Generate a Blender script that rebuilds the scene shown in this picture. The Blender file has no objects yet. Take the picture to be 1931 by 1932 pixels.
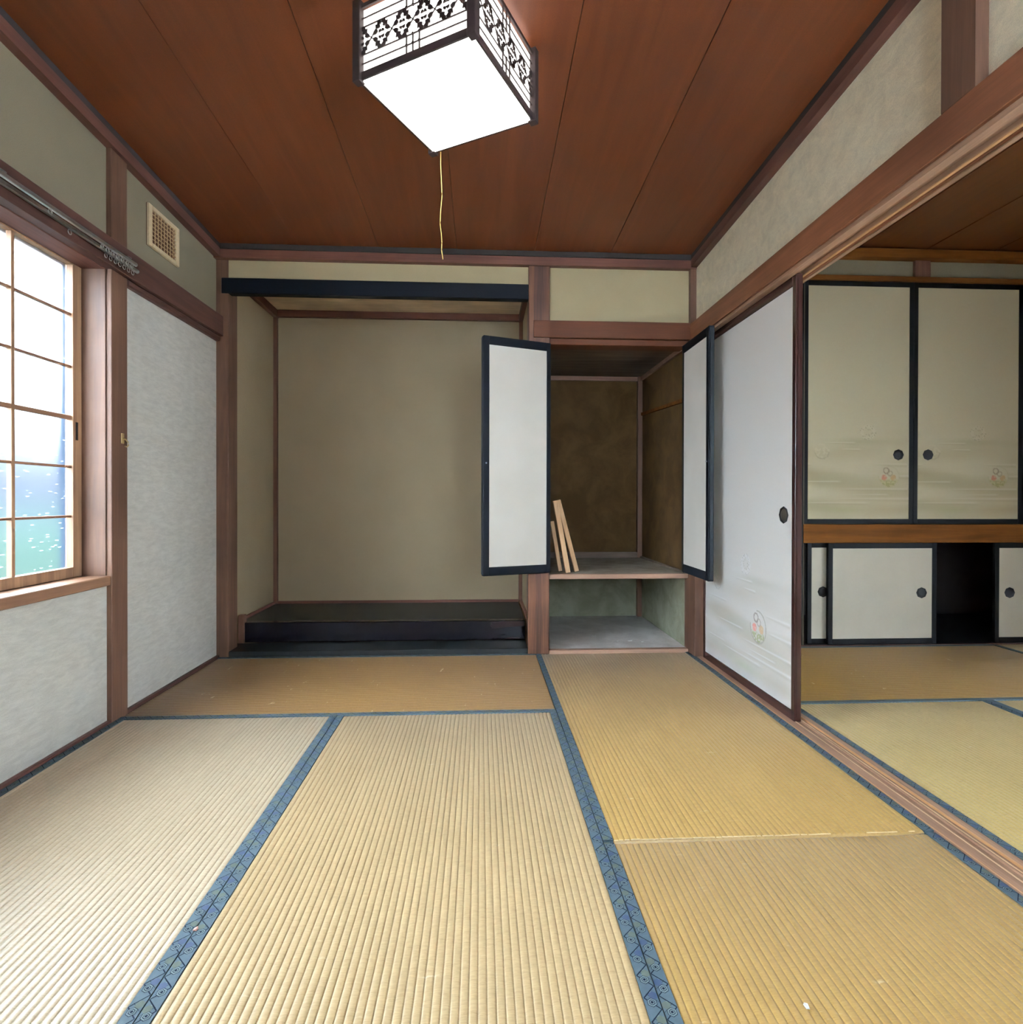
import bpy, bmesh, math, random
from mathutils import Vector, Matrix, noise as mnoise
random.seed(7)
C = bpy.context.scene.collection
scene = bpy.context.scene

# ---------------------------------------------------------------- camera
IMG = 1931.0
cam_d = bpy.data.cameras.new('camera'); cam = bpy.data.objects.new('camera', cam_d); C.objects.link(cam)
CAM = Vector((1.48452, -3.29491, 0.89491)); YAW, PITCH, ROLL = 0.053627, -0.004965, 0.001969
F = Vector((math.sin(YAW)*math.cos(PITCH), math.cos(YAW)*math.cos(PITCH), math.sin(PITCH)))
R0 = Vector((math.cos(YAW), -math.sin(YAW), 0)); U0 = R0.cross(F)
Rv = math.cos(ROLL)*R0 + math.sin(ROLL)*U0; Uv = -math.sin(ROLL)*R0 + math.cos(ROLL)*U0
m = Matrix.Identity(4)
for i in range(3):
    m[i][0] = Rv[i]; m[i][1] = Uv[i]; m[i][2] = -F[i]; m[i][3] = CAM[i]
cam.matrix_world = m
cam_d.sensor_width = 36; cam_d.lens = 1077.2/IMG*36; cam_d.shift_y = -(966-946.62)/IMG
cam_d.clip_start = 0.02
scene.camera = cam

# ---------------------------------------------------------------- world, exposure
scene.view_settings.view_transform = 'Standard'; scene.view_settings.look = 'None'
scene.view_settings.gamma = 1; scene.view_settings.use_curve_mapping = False
scene.view_settings.exposure = 0.80
SKY = 42.0            # overcast sky outside the windows
LAMP = 6.0          # bottom diffuser of the ceiling lamp
LAMP_SIDE = 3.2      # its papered sides
w = bpy.data.worlds.new('world'); scene.world = w; w.use_nodes = True
wn = w.node_tree.nodes; bgn = wn['Background']
bgn.inputs[0].default_value = (0.82, 0.91, 1.0, 1); bgn.inputs[1].default_value = SKY

# ---------------------------------------------------------------- materials
MATS = {}
class NT:
    def __init__(s, name):
        s.m = bpy.data.materials.new(name); s.m.use_nodes = True
        s.t = s.m.node_tree; s.t.nodes.clear()
        s.out = s.t.nodes.new('ShaderNodeOutputMaterial')
    def n(s, typ, **kw):
        nd = s.t.nodes.new(typ)
        for k, v in kw.items():
            if k.startswith('i_'):
                key = k[2:]
                key = int(key) if key.isdigit() else key.replace('_', ' ')
                nd.inputs[key].default_value = v
            else: setattr(nd, k, v)
        return nd
    def l(s, a, b): s.t.links.new(a, b)
    def coords(s, scale=(1,1,1), rot=(0,0,0), src='Object', loc=(0,0,0)):
        tc = s.n('ShaderNodeTexCoord'); mp = s.n('ShaderNodeMapping')
        mp.inputs['Scale'].default_value = scale; mp.inputs['Rotation'].default_value = rot
        mp.inputs['Location'].default_value = loc
        s.l(tc.outputs[src], mp.inputs[0]); return mp.outputs[0]
    def noise(s, vec, scale, detail=4, rough=.55, dist=0):
        nd = s.n('ShaderNodeTexNoise'); s.l(vec, nd.inputs['Vector'])
        nd.inputs['Scale'].default_value = scale; nd.inputs['Detail'].default_value = detail
        nd.inputs['Roughness'].default_value = rough; nd.inputs['Distortion'].default_value = dist
        return nd.outputs['Fac']
    def ramp(s, fac, stops):
        nd = s.n('ShaderNodeValToRGB'); cr = nd.color_ramp
        while len(cr.elements) > 1: cr.elements.remove(cr.elements[-1])
        for i, (p, c) in enumerate(stops):
            e = cr.elements[0] if i == 0 else cr.elements.new(p)
            e.position = p; e.color = (c[0], c[1], c[2], 1)
        s.l(fac, nd.inputs[0]); return nd.outputs[0]
    def mix(s, a, b, fac, mode='MIX'):
        nd = s.n('ShaderNodeMix', data_type='RGBA', blend_type=mode)
        for sock, v in ((nd.inputs['Factor'], fac), (nd.inputs['A'], a), (nd.inputs['B'], b)):
            if isinstance(v, (int, float)): sock.default_value = v
            elif isinstance(v, tuple): sock.default_value = (*v, 1) if len(v) == 3 else v
            else: s.l(v, sock)
        return nd.outputs['Result']
    def math(s, op, a, b=None):
        nd = s.n('ShaderNodeMath', operation=op)
        for i, v in enumerate((a, b)):
            if v is None: continue
            if isinstance(v, (int, float)): nd.inputs[i].default_value = v
            else: s.l(v, nd.inputs[i])
        return nd.outputs[0]
    def bump(s, h, strength, dist=.002, prev=None):
        nd = s.n('ShaderNodeBump'); nd.inputs['Strength'].default_value = strength
        nd.inputs['Distance'].default_value = dist; s.l(h, nd.inputs['Height'])
        if prev is not None: s.l(prev, nd.inputs['Normal'])
        return nd.outputs[0]
    def bsdf(s, col, rough=.6, spec=.5, normal=None, metal=0, coat=0, sheen=0):
        b = s.n('ShaderNodeBsdfPrincipled')
        if isinstance(col, tuple): b.inputs['Base Color'].default_value = (*col[:3], 1)
        else: s.l(col, b.inputs['Base Color'])
        if isinstance(rough, (int, float)): b.inputs['Roughness'].default_value = rough
        else: s.l(rough, b.inputs['Roughness'])
        b.inputs['Specular IOR Level'].default_value = spec; b.inputs['Metallic'].default_value = metal
        b.inputs['Coat Weight'].default_value = coat; b.inputs['Sheen Weight'].default_value = sheen
        if normal is not None: s.l(normal, b.inputs['Normal'])
        s.l(b.outputs[0], s.out.inputs[0]); return b

def wood(name, c1, c2, axis='X', dens=26, rough=.55, spec=.25, bump=.15, big=.35, c3=None):
    t = NT(name)
    sc = [dens, dens, dens]; sc['XYZ'.index(axis)] = 1.3
    v = t.coords(tuple(sc)); g = t.noise(v, 1.0, 6, .6, .6)
    v2 = t.coords(tuple(x*5 for x in sc)); g2 = t.noise(v2, 1.0, 3, .6)
    col = t.ramp(g, [(.32, c1), (.68, c2)])
    v3 = t.coords((1.7,1.7,1.7)); b = t.noise(v3, 1.5, 3)
    dark = t.ramp(b, [(.3, tuple(1-big for _ in range(3))), (.7, (1.06,1.06,1.06))])
    col = t.mix(col, dark, 1.0, 'MULTIPLY')
    fine = t.ramp(g2, [(.3,(.82,.82,.82)), (.7,(1.08,1.08,1.08))])
    col = t.mix(col, fine, .8, 'MULTIPLY')
    t.bsdf(col, rough, spec, t.bump(g2, bump, .001))
    MATS[name] = t.m; return t.m
wood('timber_x', (.155,.078,.052), (.24,.125,.082), 'X')
wood('timber_y', (0.0542, 0.0218, 0.0157), (0.0867, 0.0367, 0.0261), 'Y')
wood('timber_z', (0.0871, 0.0405, 0.0243), (0.1386, 0.0688, 0.0401), 'Z')
wood('lintel_x', (0.0845, 0.0228, 0.0062), (0.1188, 0.0333, 0.0094), 'X')
wood('lintel_y', (0.1576, 0.0551, 0.0235), (0.2239, 0.0834, 0.0369), 'Y')
wood('trim_red_x', (0.1020, 0.0369, 0.0240), (0.1487, 0.0574, 0.0368), 'X')
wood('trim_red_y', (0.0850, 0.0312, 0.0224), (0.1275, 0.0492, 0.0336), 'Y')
wood('trim_red_z', (.11,.045,.028), (.17,.075,.045), 'Z')
wood('post_dark', (.035,.013,.010), (.20,.085,.045), 'Z', dens=34, rough=.42, big=.45)
wood('sash', (.20,.105,.058), (.36,.205,.11), 'Z', rough=.45)
wood('sash_y', (0.1600, 0.0780, 0.0450), (0.2720, 0.1404, 0.0788), 'Y', rough=.45)
wood('sill_y', (.22,.12,.075), (.36,.21,.13), 'Y', dens=40, rough=.45, big=.2)
wood('runner_strip', (.55,.36,.21), (.72,.50,.31), 'Y', dens=30, rough=.4, big=.15)
wood('runner_orange', (.40,.20,.085), (.52,.28,.13), 'Y', dens=30, rough=.4, big=.15)
wood('shelf_x', (.28,.16,.11), (.42,.25,.17), 'X')
wood('batten', (.66,.40,.21), (.84,.57,.34), 'Z', dens=18, rough=.65, big=.15)
wood('alcove_ceiling', (0.7260, 0.5500, 0.3740), (0.8800, 0.6820, 0.4730), 'X', dens=12)
wood('closet_boards', (.085,.06,.045), (.16,.115,.085), 'X', dens=12, rough=.7)
wood('rail_brown', (0.0954, 0.0319, 0.0070), (0.1683, 0.0602, 0.0123), 'X', dens=18, rough=.75, spec=.05)
wood('frame_wine', (.022,.008,.007), (.040,.015,.012), 'Z', dens=20, rough=.22, spec=.35, bump=.05)
wood('frame_wine_y', (.028,.010,.009), (.055,.021,.017), 'Y', dens=20, rough=.25, spec=.5, bump=.05)

def ceiling_mat(name, c1, c2):
    t = NT(name)
    v = t.coords((14,1.0,14)); g = t.noise(v, 1.0, 5, .55, 1.2)
    v3 = t.coords((1,.7,1)); b = t.noise(v3, 1.3, 2)
    v4 = t.coords((1,1,1)); s = t.noise(v4, 340, 2)
    col = t.ramp(g, [(.3, c1), (.7, c2)])
    col = t.mix(col, t.ramp(b, [(.3,(.86,.84,.84)), (.7,(1.08,1.08,1.05))]), 1, 'MULTIPLY')
    col = t.mix(col, t.ramp(s, [(.3,(.88,.88,.88)), (.7,(1.08,1.08,1.08))]), 1, 'MULTIPLY')
    t.bsdf(col, .48, .35, t.bump(g, .06, .001)); MATS[name] = t.m
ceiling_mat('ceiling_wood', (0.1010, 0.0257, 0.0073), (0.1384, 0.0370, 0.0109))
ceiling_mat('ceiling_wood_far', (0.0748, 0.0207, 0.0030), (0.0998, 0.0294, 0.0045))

def stucco(name, c, var=.10, bstr=.35, fibre=0.0, scale=420):
    t = NT(name)
    v = t.coords(); f = t.noise(v, scale, 3, .6); b = t.noise(v, 2.2, 3)
    k = lambda q: tuple(x*q for x in c)
    col = t.ramp(f, [(.3, k(1-var)), (.7, k(1+var))])
    col = t.mix(col, t.ramp(b, [(.3,(.93,.93,.92)), (.7,(1.05,1.05,1.06))]), 1, 'MULTIPLY')
    h = f
    if fibre:
        fv = t.coords((1,14,52)) if fibre == 1 else t.coords((1,16,22), rot=(.5,0,0))
        ff = t.noise(fv, 1.0, 5, .7, .5)
        col = t.mix(col, t.ramp(ff, [(.35,(.90,.90,.90)), (.65,(1.07,1.07,1.07))]), 1, 'MULTIPLY')
        h = t.math('ADD', f, t.math('MULTIPLY', ff, 2.2))
    t.bsdf(col, .9, .15, t.bump(h, bstr, .0015)); MATS[name] = t.m
stucco('plaster', (0.1716, 0.1438, 0.0924))  # darkened plaster: shade on the upper left wall put into the colour
stucco('plaster_fibre', (.60,.58,.52), fibre=1, bstr=.5)
def add_mark():
    m_ = MATS['plaster_fibre']; nt = m_.node_tree; t_ = NT.__new__(NT); t_.m = m_; t_.t = nt
    pb = [n for n in nt.nodes if n.type == 'BSDF_PRINCIPLED'][0]; src = pb.inputs['Base Color'].links[0].from_socket
    tc = t_.n('ShaderNodeTexCoord'); sp = t_.n('ShaderNodeSeparateXYZ'); t_.l(tc.outputs['Object'], sp.inputs[0])
    ay = t_.math('ABSOLUTE', t_.math('ADD', sp.outputs[1], .50))
    def soft(x, w_): 
        c = t_.math('SUBTRACT', 1, t_.math('DIVIDE', t_.math('ABSOLUTE', x), w_)); return t_.math('MAXIMUM', c, 0)
    m1 = t_.math('MULTIPLY', soft(t_.math('SUBTRACT', ay, .233), .035), t_.math('GREATER_THAN', sp.outputs[2], 1.20))
    m1 = t_.math('MULTIPLY', m1, t_.math('LESS_THAN', sp.outputs[2], 1.62))
    m2 = t_.math('MULTIPLY', soft(t_.math('SUBTRACT', sp.outputs[2], 1.21), .028), t_.math('LESS_THAN', ay, .24))
    f = t_.math('MULTIPLY', t_.math('MAXIMUM', m1, m2), .30)
    t_.l(t_.mix(src, (.68,.66,.60), f), pb.inputs['Base Color'])
add_mark()
stucco('plaster_rough_lit', (0.8034, 0.7210, 0.5356), fibre=2, bstr=.8)  # brightened plaster: light falling on the right wall put into the colour
stucco('plaster_light', (0.4074, 0.3341, 0.1976))
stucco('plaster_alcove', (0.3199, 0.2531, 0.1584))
stucco('plaster_closet', (.22,.19,.12), var=.12)
stucco('paper_plain', (.87,.84,.77), var=.025, bstr=.25, scale=700)
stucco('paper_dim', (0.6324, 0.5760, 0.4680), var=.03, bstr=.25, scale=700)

def stained(name, base, stain):
    t = NT(name); v = t.coords()
    f = t.noise(v, 420, 2); b = t.noise(v, 5.5, 5, .65, .4)
    col = t.ramp(b, [(.38, stain), (.62, base)])
    col = t.mix(col, t.ramp(f, [(.3,(.9,.9,.9)), (.7,(1.1,1.1,1.1))]), 1, 'MULTIPLY')
    t.bsdf(col, .85, .2, t.bump(f, .3, .001)); MATS[name] = t.m
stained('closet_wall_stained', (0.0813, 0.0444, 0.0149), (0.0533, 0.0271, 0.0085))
stained('closet_wall_green', (.26,.265,.19), (.19,.185,.12))
stained('dusty_board', (.84,.80,.77), (.66,.62,.58))
stained('dusty_shelf', (.32,.28,.22), (.22,.18,.13))

def plain(name, c, rough=.5, spec=.5, metal=0, coat=0):
    t = NT(name); v = t.coords(); f = t.noise(v, 60, 3)
    col = t.ramp(f, [(.3, tuple(x*.92 for x in c)), (.7, tuple(x*1.08 for x in c))])
    t.bsdf(col, rough, spec, None, metal, coat); MATS[name] = t.m
plain('lacquer_black', (.005,.006,.009), .5, .12)
plain('lacquer_matt', (.006,.006,.007), .6, .08)
plain('lacquer_gloss', (.010,.008,.010), .10, .6, coat=.5)
plain('board_black', (.015,.016,.016), .45, .25)
plain('slate_edge', (.012,.015,.018), .45, .3)
plain('aluminium', (.50,.52,.52), .35, .5, metal=.9)
plain('rail_grey', (.22,.22,.22), .4, .5, metal=.6)
plain('pull_black', (.008,.007,.008), .5, .15)
plain('pull_brown', (.09,.07,.05), .4, metal=.6)
plain('brass', (.45,.33,.16), .4, metal=.8)
plain('vent_cream', (.60,.47,.29), .6)
plain('vent_slat', (.42,.27,.14), .6)
plain('vent_brown', (.12,.045,.018), .8)
plain('cord_yellow', (.75,.55,.16), .6)
plain('lattice', (.035,.022,.020), .6, .2)
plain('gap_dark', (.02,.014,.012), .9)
plain('gap_brown', (.07,.03,.018), .9)
plain('scrap_white', (.85,.85,.82), .7)
plain('scrap_pink', (.75,.42,.34), .7)
plain('straw_bit', (.12,.08,.05), .8)
plain('outside_wall', (0.0149, 0.0160, 0.0208), .9, 0)
plain('grass', (0.0072, 0.0162, 0.0110), .9, 0)
plain('hedge', (0.0130, 0.0234, 0.0183), .9, 0)
plain('shutter_box', (.012,.021,.034), .9, 0)
plain('border_cloth', (0.0585, 0.0821, 0.0947), .6, .2)
plain('border_line', (.008,.012,.024), .8, .05)
plain('border_blue', (0.0175, 0.0330, 0.0750), .6)
plain('border_olive', (.085,.10,.08), .7, .1)
plain('border_hex', (.12,.15,.15), .7, .1)
plain('border_shadow', (.04,.05,.07), .8)

# alcove sill: black lacquered timber with red-brown figure
t = NT('alcove_sill'); v = t.coords((1.3,16,16), rot=(0,.05,0)); g = t.noise(v, 1.5, 4, .5, .5)
tc = t.n('ShaderNodeTexCoord'); sx = t.n('ShaderNodeSeparateXYZ'); t.l(tc.outputs['Object'], sx.inputs[0])
streak = t.ramp(g, [(.50,(.006,.005,.007)), (.64,(.085,.028,.016)), (.72,(.02,.009,.008))])
mask = t.n('ShaderNodeMapRange', i_1=.6, i_2=1.3); t.l(sx.outputs[0], mask.inputs[0])
t.bsdf(t.mix((.006,.005,.007), streak, mask.outputs[0]), .18, .3); MATS['alcove_sill'] = t.m

# woven rush of the tatami: strands run across the ribs (X), ribs run along Y
def rush(name, c1, c2, along='Y', wear=.5, rough=.42, spec=.5):
    t = NT(name)
    sc = (60, 620, 60) if along == 'Y' else (620, 60, 60)
    v = t.coords(sc); st = t.noise(v, 1.0, 3, .6)
    v2 = t.coords((1,1,1)); big = t.noise(v2, 1.6, 3); 
    tick = t.noise(t.coords((45, 150, 1) if along == 'Y' else (150, 45, 1)), 1.0, 2, .5)
    scr = t.noise(t.coords((9, 34, 1) if along == 'Y' else (34, 9, 1)), 1.0, 6, .75, .4)
    col = t.ramp(st, [(.28, c1), (.72, c2)])
    col = t.mix(col, t.ramp(big, [(.3,(.90,.88,.84)), (.7,(1.05,1.05,1.06))]), 1, 'MULTIPLY')
    col = t.mix(col, t.ramp(tick, [(.28,(.90,.87,.82)), (.42,(1,1,1)), (.66,(1,1,1)), (.78,(1.07,1.07,1.07))]), 1, 'MULTIPLY')
    fac = t.ramp(scr, [(.64,(0,0,0)), (.76,(wear,wear,wear))])
    col = t.mix(col, (.78,.70,.54), fac)
    t.bsdf(col, rough, spec, t.bump(st, .25, .0005), sheen=.1); MATS[name] = t.m
rush('rush_light', (0.3431, 0.2314, 0.1042), (0.4739, 0.3352, 0.1674), rough=.44, spec=.6)
rush('rush_window_sheen', (0.4656, 0.3504, 0.2085), (0.6305, 0.5136, 0.3492), rough=.40, spec=.9)  # whiter rush for the window mat: daylight gloss put into the colour
rush('rush_gold', (0.2829, 0.1626, 0.0415), (0.3917, 0.2403, 0.0724))
rush('rush_brown', (0.1478, 0.0686, 0.0126), (0.2112, 0.1078, 0.0211), 'X', wear=.8)
rush('rush_far', (0.4900, 0.3443, 0.1170), (0.6468, 0.4753, 0.1800))
rush('rush_far_brown', (0.2064, 0.1006, 0.0067), (0.2890, 0.1478, 0.0120), 'X')
plain('rush_frayed', (.68,.53,.31), .7)

# painted door paper: colour attribute carries the printed picture
def painted(name):
    t = NT(name); a = t.n('ShaderNodeAttribute', attribute_name='Col')
    v = t.coords(); f = t.noise(v, 700, 2)
    col = t.mix(a.outputs['Color'], t.ramp(f, [(.3,(.97,.97,.97)), (.7,(1.03,1.03,1.03))]), 1, 'MULTIPLY')
    t.bsdf(col, .85, .2, t.bump(f, .2, .001)); MATS[name] = t.m
painted('paper_painted')

# frosted glass with small moulded dashes
t = NT('frosted_glass')
v = t.coords((1,20,120)); vor = t.n('ShaderNodeTexVoronoi', feature='F1'); t.l(v, vor.inputs['Vector'])
vor.inputs['Scale'].default_value = 1.0; vor.inputs['Randomness'].default_value = 1.0
sc_ = t.n('ShaderNodeSeparateColor'); t.l(vor.outputs['Color'], sc_.inputs[0])
dash = t.math('MULTIPLY', t.ramp(vor.outputs['Distance'], [(.12,(1,1,1)), (.18,(0,0,0))]), t.math('GREATER_THAN', sc_.outputs[0], .62))
rf = t.n('ShaderNodeBsdfRefraction'); rf.inputs['IOR'].default_value = 1.28; rf.inputs['Roughness'].default_value = .36
rf.inputs['Color'].default_value = (.93,.97,1,1)
tr = t.n('ShaderNodeBsdfTranslucent'); tr.inputs['Color'].default_value = (.9,.95,1,1)
gl = t.n('ShaderNodeBsdfGlossy'); gl.inputs['Roughness'].default_value = .25
m1 = t.n('ShaderNodeMixShader'); m1.inputs[0].default_value = .012; t.l(rf.outputs[0], m1.inputs[1]); t.l(tr.outputs[0], m1.inputs[2])
m3 = t.n('ShaderNodeMixShader'); t.l(t.math('MULTIPLY', dash, .75), m3.inputs[0]); t.l(m1.outputs[0], m3.inputs[1]); t.l(tr.outputs[0], m3.inputs[2])
m2 = t.n('ShaderNodeMixShader'); m2.inputs[0].default_value = .05; t.l(m3.outputs[0], m2.inputs[1]); t.l(gl.outputs[0], m2.inputs[2])
t.l(m2.outputs[0], t.out.inputs[0]); MATS['frosted_glass'] = t.m

def emit(name, c, s):
    t = NT(name); e = t.n('ShaderNodeEmission'); e.inputs[0].default_value = (*c,1); e.inputs[1].default_value = s
    t.l(e.outputs[0], t.out.inputs[0]); MATS[name] = t.m
emit('lamp_glow', (1.0,.98,.94), LAMP); emit('lamp_side', (1.0,.98,.95), LAMP_SIDE)

# ---------------------------------------------------------------- mesh helpers
class MB:
    """collects shapes in world coordinates; build() links them as one mesh object"""
    def __init__(s): s.v = []; s.f = []; s.mi = []; s.smooth = []
    def add(s, vs, fs, mi=0, sm=False):
        o = len(s.v); s.v += [tuple(x) for x in vs]
        for f in fs: s.f.append(tuple(i+o for i in f)); s.mi.append(mi); s.smooth.append(sm)
        return s
    def box(s, x0, x1, y0, y1, z0, z1, b=0.0, mi=0):
        if x0 > x1: x0, x1 = x1, x0
        if y0 > y1: y0, y1 = y1, y0
        if z0 > z1: z0, z1 = z1, z0
        if b <= 0:
            vs = [(x,y,z) for z in (z0,z1) for y in (y0,y1) for x in (x0,x1)]
            return s.add(vs, [(0,2,3,1),(4,5,7,6),(0,1,5,4),(2,6,7,3),(0,4,6,2),(1,3,7,5)], mi)
        bm = bmesh.new(); bmesh.ops.create_cube(bm, size=1)
        for q in bm.verts: q.co = Vector(((x0+x1)/2+q.co.x*(x1-x0), (y0+y1)/2+q.co.y*(y1-y0), (z0+z1)/2+q.co.z*(z1-z0)))
        bmesh.ops.bevel(bm, geom=bm.edges[:], offset=b, segments=1, affect='EDGES')
        return s.bm(bm, mi)
    def bm(s, bm, mi=0, sm=False):
        bm.verts.index_update()
        s.add([q.co[:] for q in bm.verts], [[q.index for q in f.verts] for f in bm.faces], mi, sm); bm.free(); return s
    def prism(s, prof, p0, p1, mi=0):
        """extrude a list of 3D profile offsets from p0 to p1"""
        n = len(prof); a = [Vector(p0)+Vector(q) for q in prof]; b = [Vector(p1)+Vector(q) for q in prof]
        s.add(a+b, [tuple(reversed(range(n))), tuple(range(n,2*n))]+[(i,(i+1)%n,n+(i+1)%n,n+i) for i in range(n)], mi); return s
    def disc(s, c, nrm, r, h, seg=20, mi=0, r2=None, sm=False):
        c = Vector(c); nrm = Vector(nrm).normalized(); q = nrm.to_track_quat('Z','Y'); r2 = r if r2 is None else r2
        a = [c+q@Vector((r*math.cos(k*2*math.pi/seg), r*math.sin(k*2*math.pi/seg), 0)) for k in range(seg)]
        b = [c+q@Vector((r2*math.cos(k*2*math.pi/seg), r2*math.sin(k*2*math.pi/seg), h)) for k in range(seg)]
        s.add(a+b, [tuple(reversed(range(seg))), tuple(range(seg,2*seg))]+[(i,(i+1)%seg,seg+(i+1)%seg,seg+i) for i in range(seg)], mi, sm); return s
    def lathe(s, c, nrm, prof, seg=24, mi=0):
        c = Vector(c); q = Vector(nrm).normalized().to_track_quat('Z','Y'); vs = []; fs = []
        for (r, h) in prof:
            for k in range(seg):
                a = 2*math.pi*k/seg; vs.append(c+q@Vector((r*math.cos(a), r*math.sin(a), h)))
        for j in range(len(prof)-1):
            for k in range(seg):
                fs.append((j*seg+k, j*seg+(k+1)%seg, (j+1)*seg+(k+1)%seg, (j+1)*seg+k))
        fs.append(tuple(reversed(range(seg)))); fs.append(tuple((len(prof)-1)*seg+k for k in range(seg)))
        s.add(vs, fs, mi, True); return s
    def tube(s, pts, r, seg=8, mi=0):
        pts = [Vector(p) for p in pts]; vs = []; fs = []
        for i, p in enumerate(pts):
            d = (pts[min(i+1,len(pts)-1)]-pts[max(i-1,0)]).normalized(); q = d.to_track_quat('Z','Y')
            for k in range(seg):
                a = 2*math.pi*k/seg; vs.append(p+q@Vector((r*math.cos(a), r*math.sin(a), 0)))
        for i in range(len(pts)-1):
            for k in range(seg): fs.append((i*seg+k, i*seg+(k+1)%seg, (i+1)*seg+(k+1)%seg, (i+1)*seg+k))
        fs.append(tuple(reversed(range(seg)))); fs.append(tuple((len(pts)-1)*seg+k for k in range(seg)))
        s.add(vs, fs, mi, True); return s
    def build(s, name, mat, parent=None, xf=None):
        me = bpy.data.meshes.new(name)
        vs = s.v
        if xf is not None: vs = [tuple(xf @ Vector(q)) for q in vs]
        org = Vector((0,0,0))
        if parent is not None:
            p = parent
            while p is not None: org = org + p.location; p = p.parent
        me.from_pydata([(a-org.x, b-org.y, c-org.z) for a, b, c in vs], [], s.f)
        for mn in (mat if isinstance(mat, (list, tuple)) else [mat]): me.materials.append(MATS[mn])
        for i, p in enumerate(me.polygons): p.material_index = s.mi[i]; p.use_smooth = s.smooth[i]
        me.update()
        o = bpy.data.objects.new(name, me); C.objects.link(o)
        if parent is not None: o.parent = parent
        return o
def B(*a, **k): return MB().box(*a, **k)
def thing(name, label, cat, loc, group=None):
    o = bpy.data.objects.new(name, None); C.objects.link(o); o.location = loc
    o.empty_display_size = .1; o['label'] = label; o['category'] = cat
    if group: o['group'] = group
    return o
def tag(o, label, cat, group=None):
    o['label'] = label; o['category'] = cat
    if group: o['group'] = group
    return o
def struct(o, label=None, cat=None):
    o['kind'] = 'structure'
    if label: o['label'] = label
    if cat: o['category'] = cat
    return o
def sempty(name, loc, label, cat):
    o = bpy.data.objects.new(name, None); C.objects.link(o); o.location = loc; o.empty_display_size = .1
    return struct(o, label, cat)

SL = .047                      # the main ceiling rises a little towards the viewer
def ct(y, z0=2.237): return z0 - SL*y
RX = 2.735                     # right wall panel plane
YR = -3.66                     # wall behind the camera

# ================================================================= ROOM SHELL
struct(B(-.3, 6.2, YR-.3, 1.3, -.16, -.058).build('floor', 'closet_boards'), 'wooden underfloor beneath the straw mats', 'floor')

# left wall panels
mb = MB()
mb.box(-.09, 0, -.842, .0, -.06, 1.80)                                   # beside the alcove
mb.box(-.09, 0, -2.77, -.944, -.06, .56)                                 # below the window
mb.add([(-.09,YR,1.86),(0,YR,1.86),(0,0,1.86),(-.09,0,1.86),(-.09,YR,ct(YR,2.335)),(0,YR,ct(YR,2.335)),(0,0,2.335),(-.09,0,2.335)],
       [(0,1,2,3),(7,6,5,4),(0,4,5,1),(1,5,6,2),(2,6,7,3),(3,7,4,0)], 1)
mb.box(-.09, 0, YR, -2.87, -.06, 1.86)
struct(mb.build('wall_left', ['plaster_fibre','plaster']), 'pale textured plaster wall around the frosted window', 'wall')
# back wall panels
struct(B(.0, 1.80, 0, .04, 2.13, 2.335).build('wall_back', 'plaster_light'), 'narrow plaster strip above the black alcove beam', 'wall')
w2 = B(1.86, 2.78, 0, .04, 1.90, 2.335).build('wall_back', 'plaster_light')
struct(w2, 'plaster panel above the small open cupboard', 'wall')
# right wall above the lintel
mb = MB()
def slab_right(y0, y1):
    mb.add([(RX,y0,1.86),(RX+.04,y0,1.86),(RX+.04,y1,1.86),(RX,y1,1.86),(RX,y0,ct(y0,2.335)),(RX+.04,y0,ct(y0,2.335)),(RX+.04,y1,ct(y1,2.335)),(RX,y1,ct(y1,2.335))],
       [(0,3,2,1),(4,5,6,7),(0,1,5,4),(1,2,6,5),(2,3,7,6),(3,0,4,7)])
slab_right(YR, 0)
struct(mb.build('wall_right', 'plaster_rough_lit'), 'rough plaster wall above the long lintel', 'wall')

# wall behind the camera with an unseen window added for fill daylight
mb = MB(); mb.box(-.1, 6.0, YR-.1, YR, -.06, .5); mb.box(-.1, 6.0, YR-.1, YR, 1.95, 2.6)
mb.box(-.1, 1.90, YR-.1, YR, .5, 1.95); mb.box(2.62, 6.0, YR-.1, YR, .5, 1.95); mb.box(1.90, 2.62, YR-.1, YR, .5, .8)
struct(mb.build('wall_rear', 'plaster'))
def fill_window(name, x0, x1, z0, z1, cx, cy, turn):
    M_ = Matrix.Translation(Vector((cx, cy, 0))) @ Matrix.Rotation(turn, 4, 'Z')
    wd = bpy.data.objects.new(name, None); C.objects.link(wd); wd.location = (cx, cy, z0); wd['kind'] = 'structure'
    mb = MB(); mb.box(x0, x1, -.03, .03, z0, z0+.04); mb.box(x0, x1, -.03, .03, z1-.04, z1)
    for x in (x0, (x0+x1)/2-.02, x1-.04): mb.box(x, x+.04, -.03, .03, z0+.04, z1-.04)
    mb.build('window_frame', 'sash', wd, M_); xm = (x0+x1)/2
    MB().box(x0+.04, xm-.02, -.002, .002, z0+.04, z1-.04).build('pane', 'frosted_glass', wd, M_)
    MB().box(xm+.02, x1-.04, -.002, .002, z0+.04, z1-.04).build('pane', 'frosted_glass', wd, M_)
fill_window('fill_window_rear', 1.90, 2.62, .8, 1.95, 0, YR-.05, 0)
fill_window('fill_window_right', -.9, .9, .02, 1.10, 5.575, -2.55, math.pi/2)  # unseen window added on the far room's right side for fill daylight

struct(B(-.12, 5.62, YR-.1, 1.1, 2.62, 2.70).build('light_block_slab', 'closet_boards'))  # unseen slab added over the ceilings to stop sky light leaking in
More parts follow.
